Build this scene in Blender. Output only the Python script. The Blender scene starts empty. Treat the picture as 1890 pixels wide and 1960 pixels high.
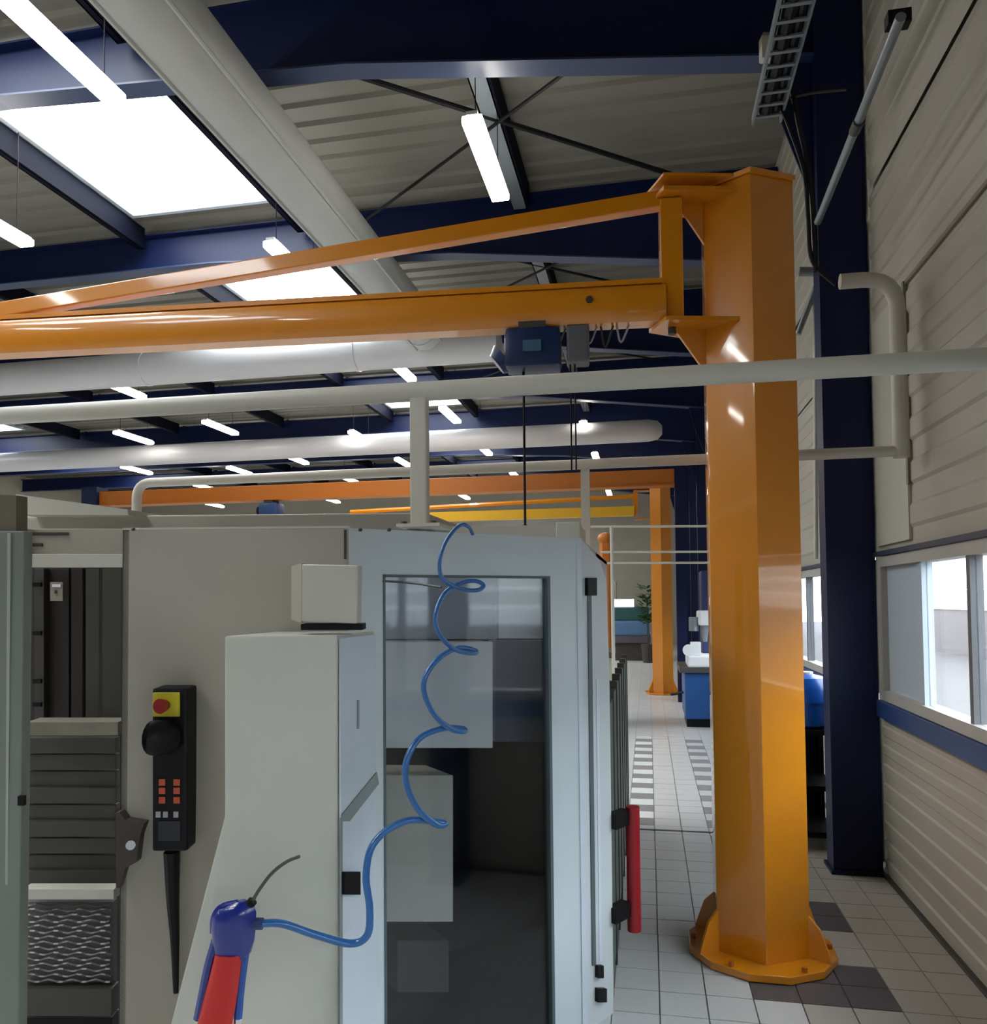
import bpy, bmesh, math, random
from mathutils import Vector, Matrix
random.seed(7)
# ------------------------------------------------------------------ camera
F, CX, CY, EYE = 1500.0, 945.0, 1095.0, 1.55
yaw = math.atan(295 / F); pit = math.atan(55 / math.hypot(F, 295)); rol = 0.009
FW = Vector((-math.sin(yaw) * math.cos(pit), math.cos(yaw) * math.cos(pit), math.sin(pit)))
R0 = Vector((math.cos(yaw), math.sin(yaw), 0)); U0 = R0.cross(FW)
RT = R0 * math.cos(rol) - U0 * math.sin(rol); UP = RT.cross(FW)
CAM = Vector((0, 0, EYE))
cd = bpy.data.cameras.new('camera'); cam = bpy.data.objects.new('camera', cd)
bpy.context.scene.collection.objects.link(cam)
cd.sensor_fit = 'HORIZONTAL'; cd.sensor_width = 36; cd.lens = 36 * F / 1890
cd.shift_y = (CY - 980) / 1890; cd.clip_start = .05; cd.clip_end = 300
m = Matrix((RT, UP, -FW)).transposed().to_4x4(); m.translation = CAM
cam.matrix_world = m
bpy.context.scene.camera = cam
# ------------------------------------------------------------------ daylight and exposure
w = bpy.data.worlds.new('daylight'); bpy.context.scene.world = w; w.use_nodes = True
wn = w.node_tree.nodes; bg = wn['Background']
bg.inputs[0].default_value = (.86, .93, 1, 1); bg.inputs[1].default_value = 12.0
SKYLIGHT, LAMP = 14.0, 34.0
vs = bpy.context.scene.view_settings
vs.view_transform = 'Standard'; vs.look = 'None'; vs.gamma = 1; vs.use_curve_mapping = False
vs.exposure = -0.25
# ------------------------------------------------------------------ picture rays (used to place things at their real depth)
def ray(x, y): return FW + RT * ((x - CX) / F) - UP * ((y - CY) / F)
def atD(x, y, D): return CAM + ray(x, y) * D
def atX(x, y, X): d = ray(x, y); return CAM + d * (X / d.x)
def atY(x, y, Y): d = ray(x, y); return CAM + d * (Y / d.y)
def atZ(x, y, Z): d = ray(x, y); return CAM + d * ((Z - EYE) / d.z)
def onP(x, y, P, N): d = ray(x, y); return CAM + d * ((P - CAM).dot(N) / d.dot(N))
col = bpy.context.scene.collection
# ------------------------------------------------------------------ materials
MATS = {}
def mat(name, c, rough=.5, metal=0, noise=.06, scale=6, coat=0, bump=0, bscale=40, emit=None, es=0, spec=.5):
    if name in MATS: return MATS[name]
    mt = bpy.data.materials.new(name); mt.use_nodes = True; nt = mt.node_tree; b = nt.nodes['Principled BSDF']
    b.inputs['Roughness'].default_value = rough; b.inputs['Metallic'].default_value = metal
    b.inputs['Coat Weight'].default_value = coat; b.inputs['Coat Roughness'].default_value = .06
    b.inputs['Specular IOR Level'].default_value = spec
    tc = nt.nodes.new('ShaderNodeTexCoord'); n = nt.nodes.new('ShaderNodeTexNoise')
    n.inputs['Scale'].default_value = scale; n.inputs['Detail'].default_value = 5
    nt.links.new(tc.outputs['Object'], n.inputs['Vector'])
    mx = nt.nodes.new('ShaderNodeMix'); mx.data_type = 'RGBA'
    mx.inputs[6].default_value = tuple(v * (1 - noise) for v in c) + (1,)
    mx.inputs[7].default_value = tuple(min(1, v * (1 + noise)) for v in c) + (1,)
    nt.links.new(n.outputs['Fac'], mx.inputs[0]); nt.links.new(mx.outputs[2], b.inputs['Base Color'])
    if bump:
        n2 = nt.nodes.new('ShaderNodeTexNoise'); n2.inputs['Scale'].default_value = bscale
        nt.links.new(tc.outputs['Object'], n2.inputs['Vector'])
        bp = nt.nodes.new('ShaderNodeBump'); bp.inputs['Strength'].default_value = bump; bp.inputs['Distance'].default_value = .01
        nt.links.new(n2.outputs['Fac'], bp.inputs['Height']); nt.links.new(bp.outputs['Normal'], b.inputs['Normal'])
    if emit:
        b.inputs['Emission Color'].default_value = tuple(emit) + (1,); b.inputs['Emission Strength'].default_value = es
    MATS[name] = mt; return mt
def glassmat(name, tint, gl=.12, rough=.02):
    mt = bpy.data.materials.new(name); mt.use_nodes = True; nt = mt.node_tree; nt.nodes.clear()
    o = nt.nodes.new('ShaderNodeOutputMaterial'); t = nt.nodes.new('ShaderNodeBsdfTransparent'); g = nt.nodes.new('ShaderNodeBsdfGlossy')
    t.inputs[0].default_value = tint + (1,); g.inputs['Roughness'].default_value = rough
    fr = nt.nodes.new('ShaderNodeLayerWeight'); pw = nt.nodes.new('ShaderNodeMath'); pw.operation = 'POWER'; pw.inputs[1].default_value = 5
    ad = nt.nodes.new('ShaderNodeMath'); ad.operation = 'ADD'; ad.inputs[1].default_value = gl; ad.use_clamp = True
    nt.links.new(fr.outputs['Facing'], pw.inputs[0]); nt.links.new(pw.outputs[0], ad.inputs[0])
    mx = nt.nodes.new('ShaderNodeMixShader'); nt.links.new(ad.outputs[0], mx.inputs[0])
    nt.links.new(t.outputs[0], mx.inputs[1]); nt.links.new(g.outputs[0], mx.inputs[2]); nt.links.new(mx.outputs[0], o.inputs[0])
    MATS[name] = mt; return mt
ORANGE = mat('orange_paint', (.68, .235, .002), .34, coat=1.0, noise=.04, bump=.03, bscale=12)
ORANGE2 = mat('burnt_orange_paint', (.45, .13, .008), .45, noise=.05)
YELLOW = mat('yellow_paint', (.80, .46, .02), .4, noise=.04)
BLUE = mat('navy_paint', (.003, .008, .045), .45, noise=.08, spec=.3)
ROOF = mat('roof_sheet', (.175, .165, .138), .6, noise=.07, scale=2)
WALL = mat('wall_sheet', (.39, .36, .30), .5, noise=.06, scale=1.5)
WALLP = mat('wall_flashing', (.46, .45, .39), .5, noise=.04)
DUCT = mat('duct_paint', (.50, .51, .49), .45, noise=.05)
DUCTW = mat('white_duct', (.66, .65, .66), .35, noise=.04)
BEIGE = mat('machine_beige', (.40, .375, .31), .45, noise=.04, scale=3, bump=.05)
BEIGED = mat('machine_beige_dusty', (.41, .38, .32), .5, noise=.08, scale=3)
BEIGEL = mat('light_beige', (.56, .54, .47), .42, noise=.04)
GREYB = mat('blue_grey_paint', (.60, .67, .70), .38, noise=.04, scale=3)
GREYP = mat('pale_blue_grey', (.60, .67, .74), .4, noise=.05)
RAIL = mat('rail_cream', (.56, .54, .47), .38, noise=.05)
TILE = mat('tile_light', (.57, .57, .56), .3, noise=.08, scale=3)
TILEW = mat('tile_white', (.72, .73, .73), .3, noise=.05)
TILEB = mat('tile_warm', (.42, .385, .335), .4, noise=.08, scale=3)  # browner tone stands in for shade on the floor
TILED = mat('tile_dark', (.10, .088, .09), .45, noise=.12, scale=5)
GROUT = mat('grout', (.33, .32, .30), .8)
BLACK = mat('black_plastic', (.004, .004, .006), .5, spec=.25)
DARK = mat('dark_steel', (.05, .045, .038), .5, noise=.3, scale=8)
DARKG = mat('dark_grey_slat', (.055, .05, .043), .45, noise=.15)
MIDG = mat('mid_grey_metal', (.13, .125, .125), .35, metal=.6, noise=.15)
GREYM = mat('grey_metal', (.25, .28, .30), .4, metal=.5)
GASKET = mat('gasket', (.09, .12, .13), .5)
GREEN = mat('dark_green', (.06, .10, .075), .5, noise=.3, scale=9)
HOSE = mat('blue_hose', (.02, .125, .36), .3, coat=.4)
GUNB = mat('gun_blue', (.006, .02, .22), .25, coat=.6)
RED = mat('red_plastic', (.25, .006, .01), .35)
REDH = mat('handle_red', (.30, .006, .014), .4)
ESTOP = mat('estop_yellow', (.55, .48, .02), .45)
CHROME = mat('chrome', (.7, .72, .75), .2, metal=.9)
BROWN = mat('brown_steel', (.065, .05, .042), .55, noise=.25)
ORBTN = mat('button_orange', (.5, .08, .03), .4)
BTNW = mat('button_grey', (.35, .35, .36), .4)
BLUEM = mat('machine_blue', (.01, .08, .28), .4, noise=.1)
DRUM = mat('drum_blue', (.008, .10, .48), .3, coat=.3)
TEAL = mat('teal_paint', (.02, .09, .10), .45)
WHITEP = mat('white_paint', (.75, .76, .78), .4)
PINK = mat('outdoor_paving', (.14, .125, .125), .8, noise=.15, scale=2)
SIDING = mat('outdoor_siding', (.62, .64, .62), .6)
FROST = mat('frosted_panel', (.50, .58, .66), .25, noise=.06, scale=2)
LAMPM = mat('lamp_diffuser', (.9, .9, .9), .4, emit=(1, .97, .90), es=LAMP)
SKYM = mat('skylight_sheet', (.9, .9, .9), .4, emit=(.92, .97, 1), es=SKYLIGHT)
SCREEN = mat('screen_white', (.8, .8, .8), .4, emit=(.9, .95, 1), es=1.5)
GLASS = glassmat('window_glass', (.93, .96, .97), .02)
DGLASS = glassmat('door_glass', (.84, .86, .88), .05, .05)
SKGL = MATS['skylight_sheet']
# ------------------------------------------------------------------ mesh helpers
class MB:
    def __init__(s): s.v = []; s.f = []
    def add(s, v, f):
        n = len(s.v); s.v += [tuple(p) for p in v]; s.f += [tuple(i + n for i in q) for q in f]; return s
    def box(s, a, b):
        x0, x1 = sorted((a[0], b[0])); y0, y1 = sorted((a[1], b[1])); z0, z1 = sorted((a[2], b[2]))
        return s.add([(x0, y0, z0), (x1, y0, z0), (x1, y1, z0), (x0, y1, z0), (x0, y0, z1), (x1, y0, z1), (x1, y1, z1), (x0, y1, z1)],
                     [(0, 3, 2, 1), (4, 5, 6, 7), (0, 1, 5, 4), (1, 2, 6, 5), (2, 3, 7, 6), (3, 0, 4, 7)])
    def ob(s, c, ax, ay, az, hx, hy, hz):           # oriented box, unit axes and half sizes
        c = Vector(c); P = []
        for dz in (-1, 1):
            for dx, dy in ((-1, -1), (1, -1), (1, 1), (-1, 1)):
                P.append(c + ax * (hx * dx) + ay * (hy * dy) + az * (hz * dz))
        return s.add(P, [(0, 3, 2, 1), (4, 5, 6, 7), (0, 1, 5, 4), (1, 2, 6, 5), (2, 3, 7, 6), (3, 0, 4, 7)])
    def pr(s, pts, vec):                            # extrude a polygon of 3-D points
        n = len(pts); vec = Vector(vec); a = [Vector(p) for p in pts]; b = [p + vec for p in a]
        return s.add(a + b, [tuple(range(n))[::-1], tuple(range(n, 2 * n))] + [(i, (i + 1) % n, n + (i + 1) % n, n + i) for i in range(n)])
    def loft(s, rings, cap=True):
        n = len(rings[0]); V = []; Fc = []
        for r in rings: V += [Vector(p) for p in r]
        for k in range(len(rings) - 1):
            for i in range(n):
                j = (i + 1) % n; Fc.append((k * n + i, k * n + j, (k + 1) * n + j, (k + 1) * n + i))
        if cap: Fc += [tuple(range(n))[::-1], tuple(range((len(rings) - 1) * n, len(rings) * n))]
        return s.add(V, Fc)
    def tube(s, pts, r, seg=10):
        pts = [Vector(p) for p in pts]; n = len(pts); rs = r if isinstance(r, (list, tuple)) else [r] * n
        rings = []; prev = None
        for i, p in enumerate(pts):
            t = (pts[min(i + 1, n - 1)] - pts[max(i - 1, 0)]).normalized()
            if prev is None:
                a = Vector((0, 0, 1)) if abs(t.z) < .9 else Vector((1, 0, 0))
                u = t.cross(a).normalized()
            else: u = (prev - t * prev.dot(t)).normalized()
            prev = u; v = t.cross(u)
            rings.append([p + (u * math.cos(2 * math.pi * k / seg) + v * math.sin(2 * math.pi * k / seg)) * rs[i] for k in range(seg)])
        return s.loft(rings)
    def ell(s, c, rx, ry, rz, seg=16, ring=10):
        c = Vector(c); R = []
        for k in range(1, ring):
            a = math.pi * k / ring
            R.append([c + Vector((rx * math.sin(a) * math.cos(2 * math.pi * i / seg), ry * math.sin(a) * math.sin(2 * math.pi * i / seg), -rz * math.cos(a))) for i in range(seg)])
        return s.loft(R)
def smooth(pts, n=8):                               # Catmull-Rom
    P = [Vector(p) for p in pts]; P = [P[0] * 2 - P[1]] + P + [P[-1] * 2 - P[-2]]; o = []
    for i in range(1, len(P) - 2):
        for k in range(n):
            t = k / n; a, b, c, d = P[i - 1], P[i], P[i + 1], P[i + 2]
            o.append(.5 * ((2 * b) + (c - a) * t + (2 * a - 5 * b + 4 * c - d) * t * t + (3 * b - a - 3 * c + d) * t ** 3))
    o.append(P[-2]); return o
def build(name, mb, mt, parent=None, bevel=0, sm=False, local=False, kind=None, label=None):
    me = bpy.data.meshes.new(name); me.from_pydata(mb.v, [], mb.f)
    bm = bmesh.new(); bm.from_mesh(me); bmesh.ops.recalc_face_normals(bm, faces=bm.faces)
    if bevel: bmesh.ops.bevel(bm, geom=list(bm.edges), offset=bevel, segments=2, profile=.6, affect='EDGES', clamp_overlap=True)
    bm.to_mesh(me); bm.free(); me.materials.append(mt)
    if sm:
        for p in me.polygons: p.use_smooth = True
        if hasattr(me, 'set_sharp_from_angle'): me.set_sharp_from_angle(angle=math.radians(40))
    o = bpy.data.objects.new(name, me); col.objects.link(o)
    if parent:
        o.parent = parent
        if parent.type == 'EMPTY' and not local: o.matrix_parent_inverse = Matrix.Translation(-parent.location)
    if kind: o['kind'] = kind
    if label: o['label'] = label
    return o
def tag(o, label, cat, group=None):
    o['label'] = label; o['category'] = cat
    if group: o['group'] = group
    return o
def thing(name, loc, label, cat, group=None):
    o = bpy.data.objects.new(name, None); col.objects.link(o); o.empty_display_size = .1
    o.location = Vector(loc); return tag(o, label, cat, group)
def sthing(name, loc=(0, 0, 0)):
    o = bpy.data.objects.new(name, None); col.objects.link(o); o.location = Vector(loc); o['kind'] = 'structure'; return o
def copy_tree(o, parent=None):
    c = o.copy(); col.objects.link(c)
    if parent: c.parent = parent
    for ch in list(o.children): copy_tree(ch, c)
    return c
X, Y, Z = Vector((1, 0, 0)), Vector((0, 1, 0)), Vector((0, 0, 1))
# ------------------------------------------------------------------ floor
XL, XR, YB, YF, ZR = -20.0, 1.276, -8.0, 27.0, 5.72
TP = .178; TX0 = .02 - TP; NT = 8; TY0 = 3.22 - 4 * TP; NR = 37
tx1, ty1 = TX0 + NT * TP, TY0 + NR * TP
fl = MB()
for a, b in (((XL, YB), (TX0, YF)), ((tx1, YB), (XR + .1, YF)), ((TX0, YB), (tx1, TY0)), ((TX0, ty1), (tx1, YF))):
    fl.box((a[0], a[1], -.1), (b[0], b[1], 0))
def brickmat():
    mt = bpy.data.materials.new('floor_tiling'); mt.use_nodes = True; nt = mt.node_tree; b = nt.nodes['Principled BSDF']; b.inputs['Roughness'].default_value = .32
    tc = nt.nodes.new('ShaderNodeTexCoord'); mp = nt.nodes.new('ShaderNodeMapping'); mp.inputs['Location'].default_value = (-TX0, -TY0, 0)
    br = nt.nodes.new('ShaderNodeTexBrick'); br.offset = 0; br.inputs['Scale'].default_value = 1
    br.inputs['Brick Width'].default_value = TP; br.inputs['Row Height'].default_value = TP; br.inputs['Mortar Size'].default_value = .003
    br.inputs['Color1'].default_value = (.57, .57, .56, 1); br.inputs['Color2'].default_value = (.52, .515, .50, 1); br.inputs['Mortar'].default_value = (.34, .33, .31, 1)
    nt.links.new(tc.outputs['Object'], mp.inputs[0]); nt.links.new(mp.outputs[0], br.inputs['Vector']); nt.links.new(br.outputs['Color'], b.inputs['Base Color'])
    return mt
floor = build('floor', fl, brickmat(), kind='structure')
gr = build('grout_bed', MB().box((TX0, TY0, -.1), (tx1, ty1, -.006)), GROUT, floor)
tm = {}
g = .0028
for nm, mt in (('light', TILE), ('warm', TILEB), ('dark', TILED), ('stripe', mat('tile_stripe', (.24, .225, .22), .4)), ('white', TILEW)):
    o = MB().pr([(g, g, -.006), (TP - g, g, -.006), (TP - g, TP - g, -.006), (g, TP - g, -.006)], (0, 0, .006))
    me = bpy.data.meshes.new('tile_' + nm); me.from_pydata(o.v, [], o.f); me.materials.append(mt); tm[nm] = me
for i in range(NT):
    for j in range(NR):
        k = 'light'
        if i >= 4 and j < 14: k = 'warm'  # shade towards the right wall put into the tile colour
        if i >= 6 and j < 22: k = 'warm'
        if i in (3, 4, 5) and j in (4, 5): k = 'dark'
        if i in (3, 4, 5) and j in (8, 9): k = 'dark'
        if j > 16 and i == 0: k = 'stripe' if j % 2 else 'white'
        if j > 14 and i == 3: k = 'stripe' if j % 2 else 'light'
        t = bpy.data.objects.new('tile', tm[k]); col.objects.link(t); t.parent = floor
        t.location = (TX0 + i * TP, TY0 + j * TP, random.uniform(-.0006, .0006))
        t.rotation_euler = (random.uniform(-.002, .002), random.uniform(-.002, .002), 0)
jt = MB().box((TX0, 5.41, -.005), (1.2, 5.435, .003)); build('expansion_joint', jt, DARK, floor)
# ------------------------------------------------------------------ roof (ceiling) with skylights
SKX0, SKX1 = -5.33, -3.66
BAY = 2.87; YB1 = 4.82
beamY = [YB1 + BAY * k for k in range(-4, 8)]
sky = []
for k in range(-3, 7): sky.append((SKX0, SKX1, 5.52 + BAY * k, 7.34 + BAY * k))
for k in range(-3, 7): sky.append((-16.2, -14.5, 5.52 + BAY * k, 7.34 + BAY * k))
def corr(u0, u1, pitch, d):                         # trapezoid profile (u, height)
    o = []; u = u0
    while u < u1 - 1e-6:
        for a, h in ((0, 0), (.42, 0), (.5, d), (.92, d)):
            if u + a * pitch <= u1: o.append((u + a * pitch, h))
        u += pitch
    o.append((u1, 0)); return o
ceiling = sthing('ceiling')
def roofpiece(x0, x1, y0, y1):
    pf = corr(y0, y1, .26, .035); a = MB(); n = len(pf)
    V = [(x, y, ZR + h) for x in (x0, x1) for y, h in pf]; a.add(V, [(i, i + 1, n + i + 1, n + i) for i in range(n - 1)])
    return a
xs = [XL, -16.2, -14.5, SKX0, SKX1, XR + .1]
rows = sorted(set([YB] + [s[2] for s in sky[:10]] + [s[3] for s in sky[:10]] + [YF]))
for a in range(len(rows) - 1):
    y0, y1 = rows[a], rows[a + 1]
    issky = any(abs(s[2] - y0) < 1e-6 for s in sky[:10])
    if issky:
        for x0, x1 in ((XL, -16.2), (-14.5, SKX0), (SKX1, XR + .1)): build('roof_sheet', roofpiece(x0, x1, y0, y1), ROOF, ceiling)
    else: build('roof_sheet', roofpiece(XL, XR + .1, y0, y1), ROOF, ceiling)
build('roof_deck', MB().box((XL - .1, YB - .1, ZR + .3), (XR + .2, YF + .1, ZR + .34)), ROOF, ceiling)
for n_, (x0, x1, y0, y1) in enumerate(sky):
    wdw = sthing('window_%d' % (n_ + 3), ((x0 + x1) / 2, (y0 + y1) / 2, ZR))
    fr = MB(); t = .05
    fr.box((x0 - t, y0 - t, ZR - .03), (x0, y1 + t, ZR + .28)).box((x1, y0 - t, ZR - .03), (x1 + t, y1 + t, ZR + .28))
    fr.box((x0, y0 - t, ZR - .03), (x1, y0, ZR + .28)).box((x0, y1, ZR - .03), (x1, y1 + t, ZR + .28))
    build('window_frame', fr, GREYP, wdw)
    build('pane', MB().box((x0, y0, ZR + .10), (x1, y1, ZR + .12)), SKYM, wdw)
# ------------------------------------------------------------------ walls
def wallpiece(z0, z1, y0, y1, pitch=.105, d=.010, x=XR):
    pf = corr(z0, z1, pitch, d); n = len(pf)
    V = [(x - h, y, z) for y in (y0, y1) for z, h in pf] + [(x + .06, y, z) for y in (y0, y1) for z in (z0, z1)]
    return MB().add(V, [(i, i + 1, n + i + 1, n + i) for i in range(n - 1)] + [(2 * n, 2 * n + 1, 2 * n + 3, 2 * n + 2)])
WZ0, WZ1 = .98, 1.77
wall = sthing('wall_right')
for y0, y1 in ((YB, 4.72), (5.0, 12.0), (12.0, YF)):
    build('wall_panel', wallpiece(0.0, .90, y0, y1), WALL, wall)
    for z0, z1 in ((1.80, 3.085), (3.10, 3.83), (3.86, ZR)):
        build('wall_panel', wallpiece(z0, z1, y0, y1, .15 if z0 > 3 else .21), WALL, wall)
build('wall_core', MB().box((XR + .061, YB, -.1), (XR + .10, YF, .92)).box((XR + .061, YB, 1.79), (XR + .10, YF, ZR + .3)).box((XR + .061, 4.70, .9), (XR + .10, 5.02, 1.8)).box((XR + .061, 12, .9), (XR + .10, YF, 1.8)), WALLP, wall)
build('flashing', MB().box((XR - .016, 4.15, 1.83), (XR - .002, 4.70, 3.08)), WALLP, wall)
build('dark_strip', MB().box((XR - .022, 4.12, 2.1), (XR - .002, 4.15, 3.10)), mat('strip_dark', (.2, .18, .13), .6), wall)  # narrow dark upright strip beside the flashing
build('dark_strip', MB().box((XR - .014, YB, 3.083), (XR - .002, 4.15, 3.102)), MATS['strip_dark'], wall)  # level dark joint between wall panels
tr = build('trim_1', MB().box((XR - .03, YB, .885), (XR + .02, 4.74, .975)).box((XR - .03, 5.0, .885), (XR + .02, 12, .975)), mat('sill_blue', (.02, .05, .17), .4), kind='structure')
tr = build('trim_2', MB().box((XR - .025, YB, 1.775), (XR + .02, 4.74, 1.80)).box((XR - .025, 5.0, 1.775), (XR + .02, 12, 1.80)), mat('top_trim', (.04, .045, .08), .4), kind='structure')
build('baseboard_right', MB().box((XR - .02, YB, 0), (XR + .0, 4.72, .02)).box((XR - .02, 5, 0), (XR + .0, YF, .02)), DARK, kind='structure')
for nm, a, b in (('wall_left', (XL - .1, YB, -.1), (XL, YF, ZR + .3)), ('wall_back', (XL, YB - .1, -.1), (XR + .1, YB, ZR + .3)), ('wall_far', (XL, YF, -.1), (XR + .1, YF + .1, ZR + .3))):
    build(nm, MB().box(a, b), WALL, kind='structure')
def window(n, y0, y1, mull, frost=None):
    r = sthing('window_%d' % n, (XR, (y0 + y1) / 2, WZ0)); t = .055
    build('window_frame', MB().box((XR - .012, y0, WZ0), (XR + .07, y1, WZ0 + t)).box((XR - .012, y0, WZ1 - t), (XR + .07, y1, WZ1)).box((XR - .012, y0, WZ0 + t), (XR + .07, y0 + t, WZ1 - t)).box((XR - .012, y1 - t * .6, WZ0 + t), (XR + .07, y1, WZ1 - t)), mat('window_frame_grey', (.42, .41, .38), .4), r)
    ys = [y0 + t] + mull + [y1 - t * .6]
    for q in mull: build('mullion', MB().box((XR, q - .018, WZ0 + t), (XR + .05, q + .018, WZ1 - t)), FROST if frost and abs(q - frost) < .03 else mat('mullion_dark', (.13, .13, .14), .4), r)
    for i in range(len(ys) - 1):
        a, b = ys[i] + (.018 if i else 0), ys[i + 1] - (.018 if i < len(ys) - 2 else 0)
        if frost and a >= frost - .02: build('pane', MB().box((XR + .02, a, WZ0 + t), (XR + .03, b, WZ1 - t)), FROST, r, label='pale blue opaque pane')
        else: build('pane', MB().box((XR + .02, a, WZ0 + t), (XR + .026, b, WZ1 - t)), GLASS, r)
window(1, -6.0, 4.69, [-4.6, -3.3, -2.0, -.7, .6, 1.6, 2.5, 3.49, 4.06], 4.05)
window(2, 5.02, 12.0, [5.9, 6.8, 8.0, 9.2, 10.4])
# outdoors: paved yard and a pale sided building
yard = build('yard', MB().box((XR + .2, -30, -.3), (40, 60, -.2)), PINK, kind='structure')
nb = thing('building', (9, 8, -.2), 'pale building with horizontal siding seen outside through the window', 'building')
bb = MB(); bb.box((9, -14, -.2), (15, 40, 1.15)); build('wall', bb, mat('outdoor_plinth', (.15, .125, .125), .7), nb)
for k in range(9): build('siding_board', MB().box((8.96 - .012 * (k % 2), -14, 1.15 + k * .3), (9.1, 40, 1.43 + k * .3)), SIDING if k % 3 else WHITEP, nb)
build('roof', MB().box((8.7, -14.3, 3.87), (15.3, 40.3, 4.0)), GREYM, nb)
# ------------------------------------------------------------------ steel frames
def ibeam(y, depthR=1.0):
    zt = 5.60
    def zb(x): 
        if x > -1.9: return 5.09 - (x + 1.9) * .125
        return min(5.24, 5.09 + (-1.9 - x) * .055)
    xsl = [1.0, .3, -.8, -1.9, -3.2, -4.6, XL]
    return zt, zb, xsl
for n_, y in enumerate(beamY):
    zt, zb, xl = ibeam(y)
    r = thing('steel_frame', (1.14, y, 0), '', 'steel frame', None)
    web = MB(); web.pr([(x, y - .005, zb(x)) for x in xl] + [(XL, y - .005, zt), (1.0, y - .005, zt)], (0, .01, 0)); build('rafter_web', web, BLUE, r)
    bf = MB()
    for a, b in zip(xl[:-1], xl[1:]):
        bf.pr([(a, y - .08, zb(a)), (a, y + .08, zb(a)), (a, y + .08, zb(a) - .014), (a, y - .08, zb(a) - .014)], (b - a, 0, zb(b) - zb(a)))
    build('bottom_flange', bf, mat('flange_blue', (.018, .035, .10), .4), r)
    build('top_flange', MB().box((XL, y - .08, zt), (1.0, y + .08, zt + .014)), BLUE, r)
    cl = MB(); cl.box((1.0, y - .08, .02), (1.015, y + .08, 5.6)).box((1.245, y - .08, .02), (1.26, y + .08, 5.6)).box((1.015, y - .075, .02), (1.245, y - .065, 5.6))
    cl.box((.985, y - .1, 0), (1.27, y + .1, .02)); build('column', cl, BLUE, r)
    build('knee_plate', MB().pr([(1.0, y - .006, 4.76), (.72, y - .006, 4.76), (.80, y - .006, 4.45), (1.0, y - .006, 3.85)], (0, .012, 0)), BLUE, r)
    k = n_ - 4
    r['label'] = {0: 'nearest dark blue steel column and deep rafter beside the orange crane post', 1: 'second dark blue steel rafter, seen inside the orange jib triangle', 2: 'third dark blue rafter, just below the orange boom'}.get(k, 'dark blue steel frame, %s from the front in the row' % ['fourth', 'fifth', 'sixth', 'seventh', 'eighth'][min(4, k - 3)] if k > 2 else 'dark blue steel frame overhead, out of view behind the camera')
    if k > 2: r['group'] = 'distant blue steel frames'
    if k < 0: r['group'] = 'blue steel frames behind the camera'
pg = None
for n_ in range(3, len(beamY) - 1):
    y0, y1 = beamY[n_] + .09, beamY[n_ + 1] - .09
    for j, xx in enumerate((-1.19, SKX0 - .10, SKX1 + .12, -8.0, -10.6, -13.2)):
        t = MB(); wd = .075 if j == 0 else .032
        t.box((xx - wd, y0, 5.45), (xx - wd + .012, y1, 5.66)).box((xx + wd - .012, y0, 5.45), (xx + wd, y1, 5.66)).box((xx - wd, y0, 5.45), (xx + wd, y1, 5.462))
        o = build('purlin', t, GREYM if j == 0 else mat('purlin_navy', (.0012, .002, .008), .7, spec=.1))
        where = ['grey square purlin over the jib boom', 'dark purlin on the left edge of the skylights', 'dark purlin between skylights and long duct', 'dark purlin first left of the skylights', 'dark purlin second left of the skylights', 'dark purlin third left of the skylights'][j]
        tag(o, where + ', ' + ['before the nearest rafter', 'in the nearest roof bay', 'in the second roof bay', 'in the third roof bay', 'in the fourth roof bay', 'in the fifth roof bay', 'in the sixth roof bay', 'in the seventh roof bay'][n_ - 3], 'purlin', 'roof purlins')
        build('purlin_flange', MB().box((xx + wd, y0, 5.45), (xx + wd + .02, y1, 5.68)), MATS.get('purlin_navy', BLUE), o)
def rod(name, a, b, r, mt, label, cat, group=None):
    o = build(name, MB().tube([a, b], r, 8), mt, sm=True); return tag(o, label, cat, group)
ZB = 5.46
for k in (0, 1, 2):
    dy = BAY * k
    gk = 'roof bracing rods'
    A = atZ(540, 130, ZB); 
    rod('brace_rod', (-2.62, 4.95 + dy, ZB), (.3, 7.3 + dy, ZB), .022 if k == 0 else .016, BLACK, 'black bracing rod slanting down right to the orange crane head' if k == 0 else 'thin dark brace rod slanting down right in the %s roof bay' % ['', 'second', 'third'][k], 'brace rod', None if k == 0 else gk)
    rod('brace_rod', (-.15, 5.3 + dy, ZB - .05), (-2.85, 7.5 + dy, ZB - .05), .014, BLACK, 'thin dark bracing rod slanting down left to the long duct' if k == 0 else 'thin dark brace rod slanting down left in the %s roof bay' % ['', 'second', 'third'][k], 'brace rod', None if k == 0 else gk)
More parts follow.
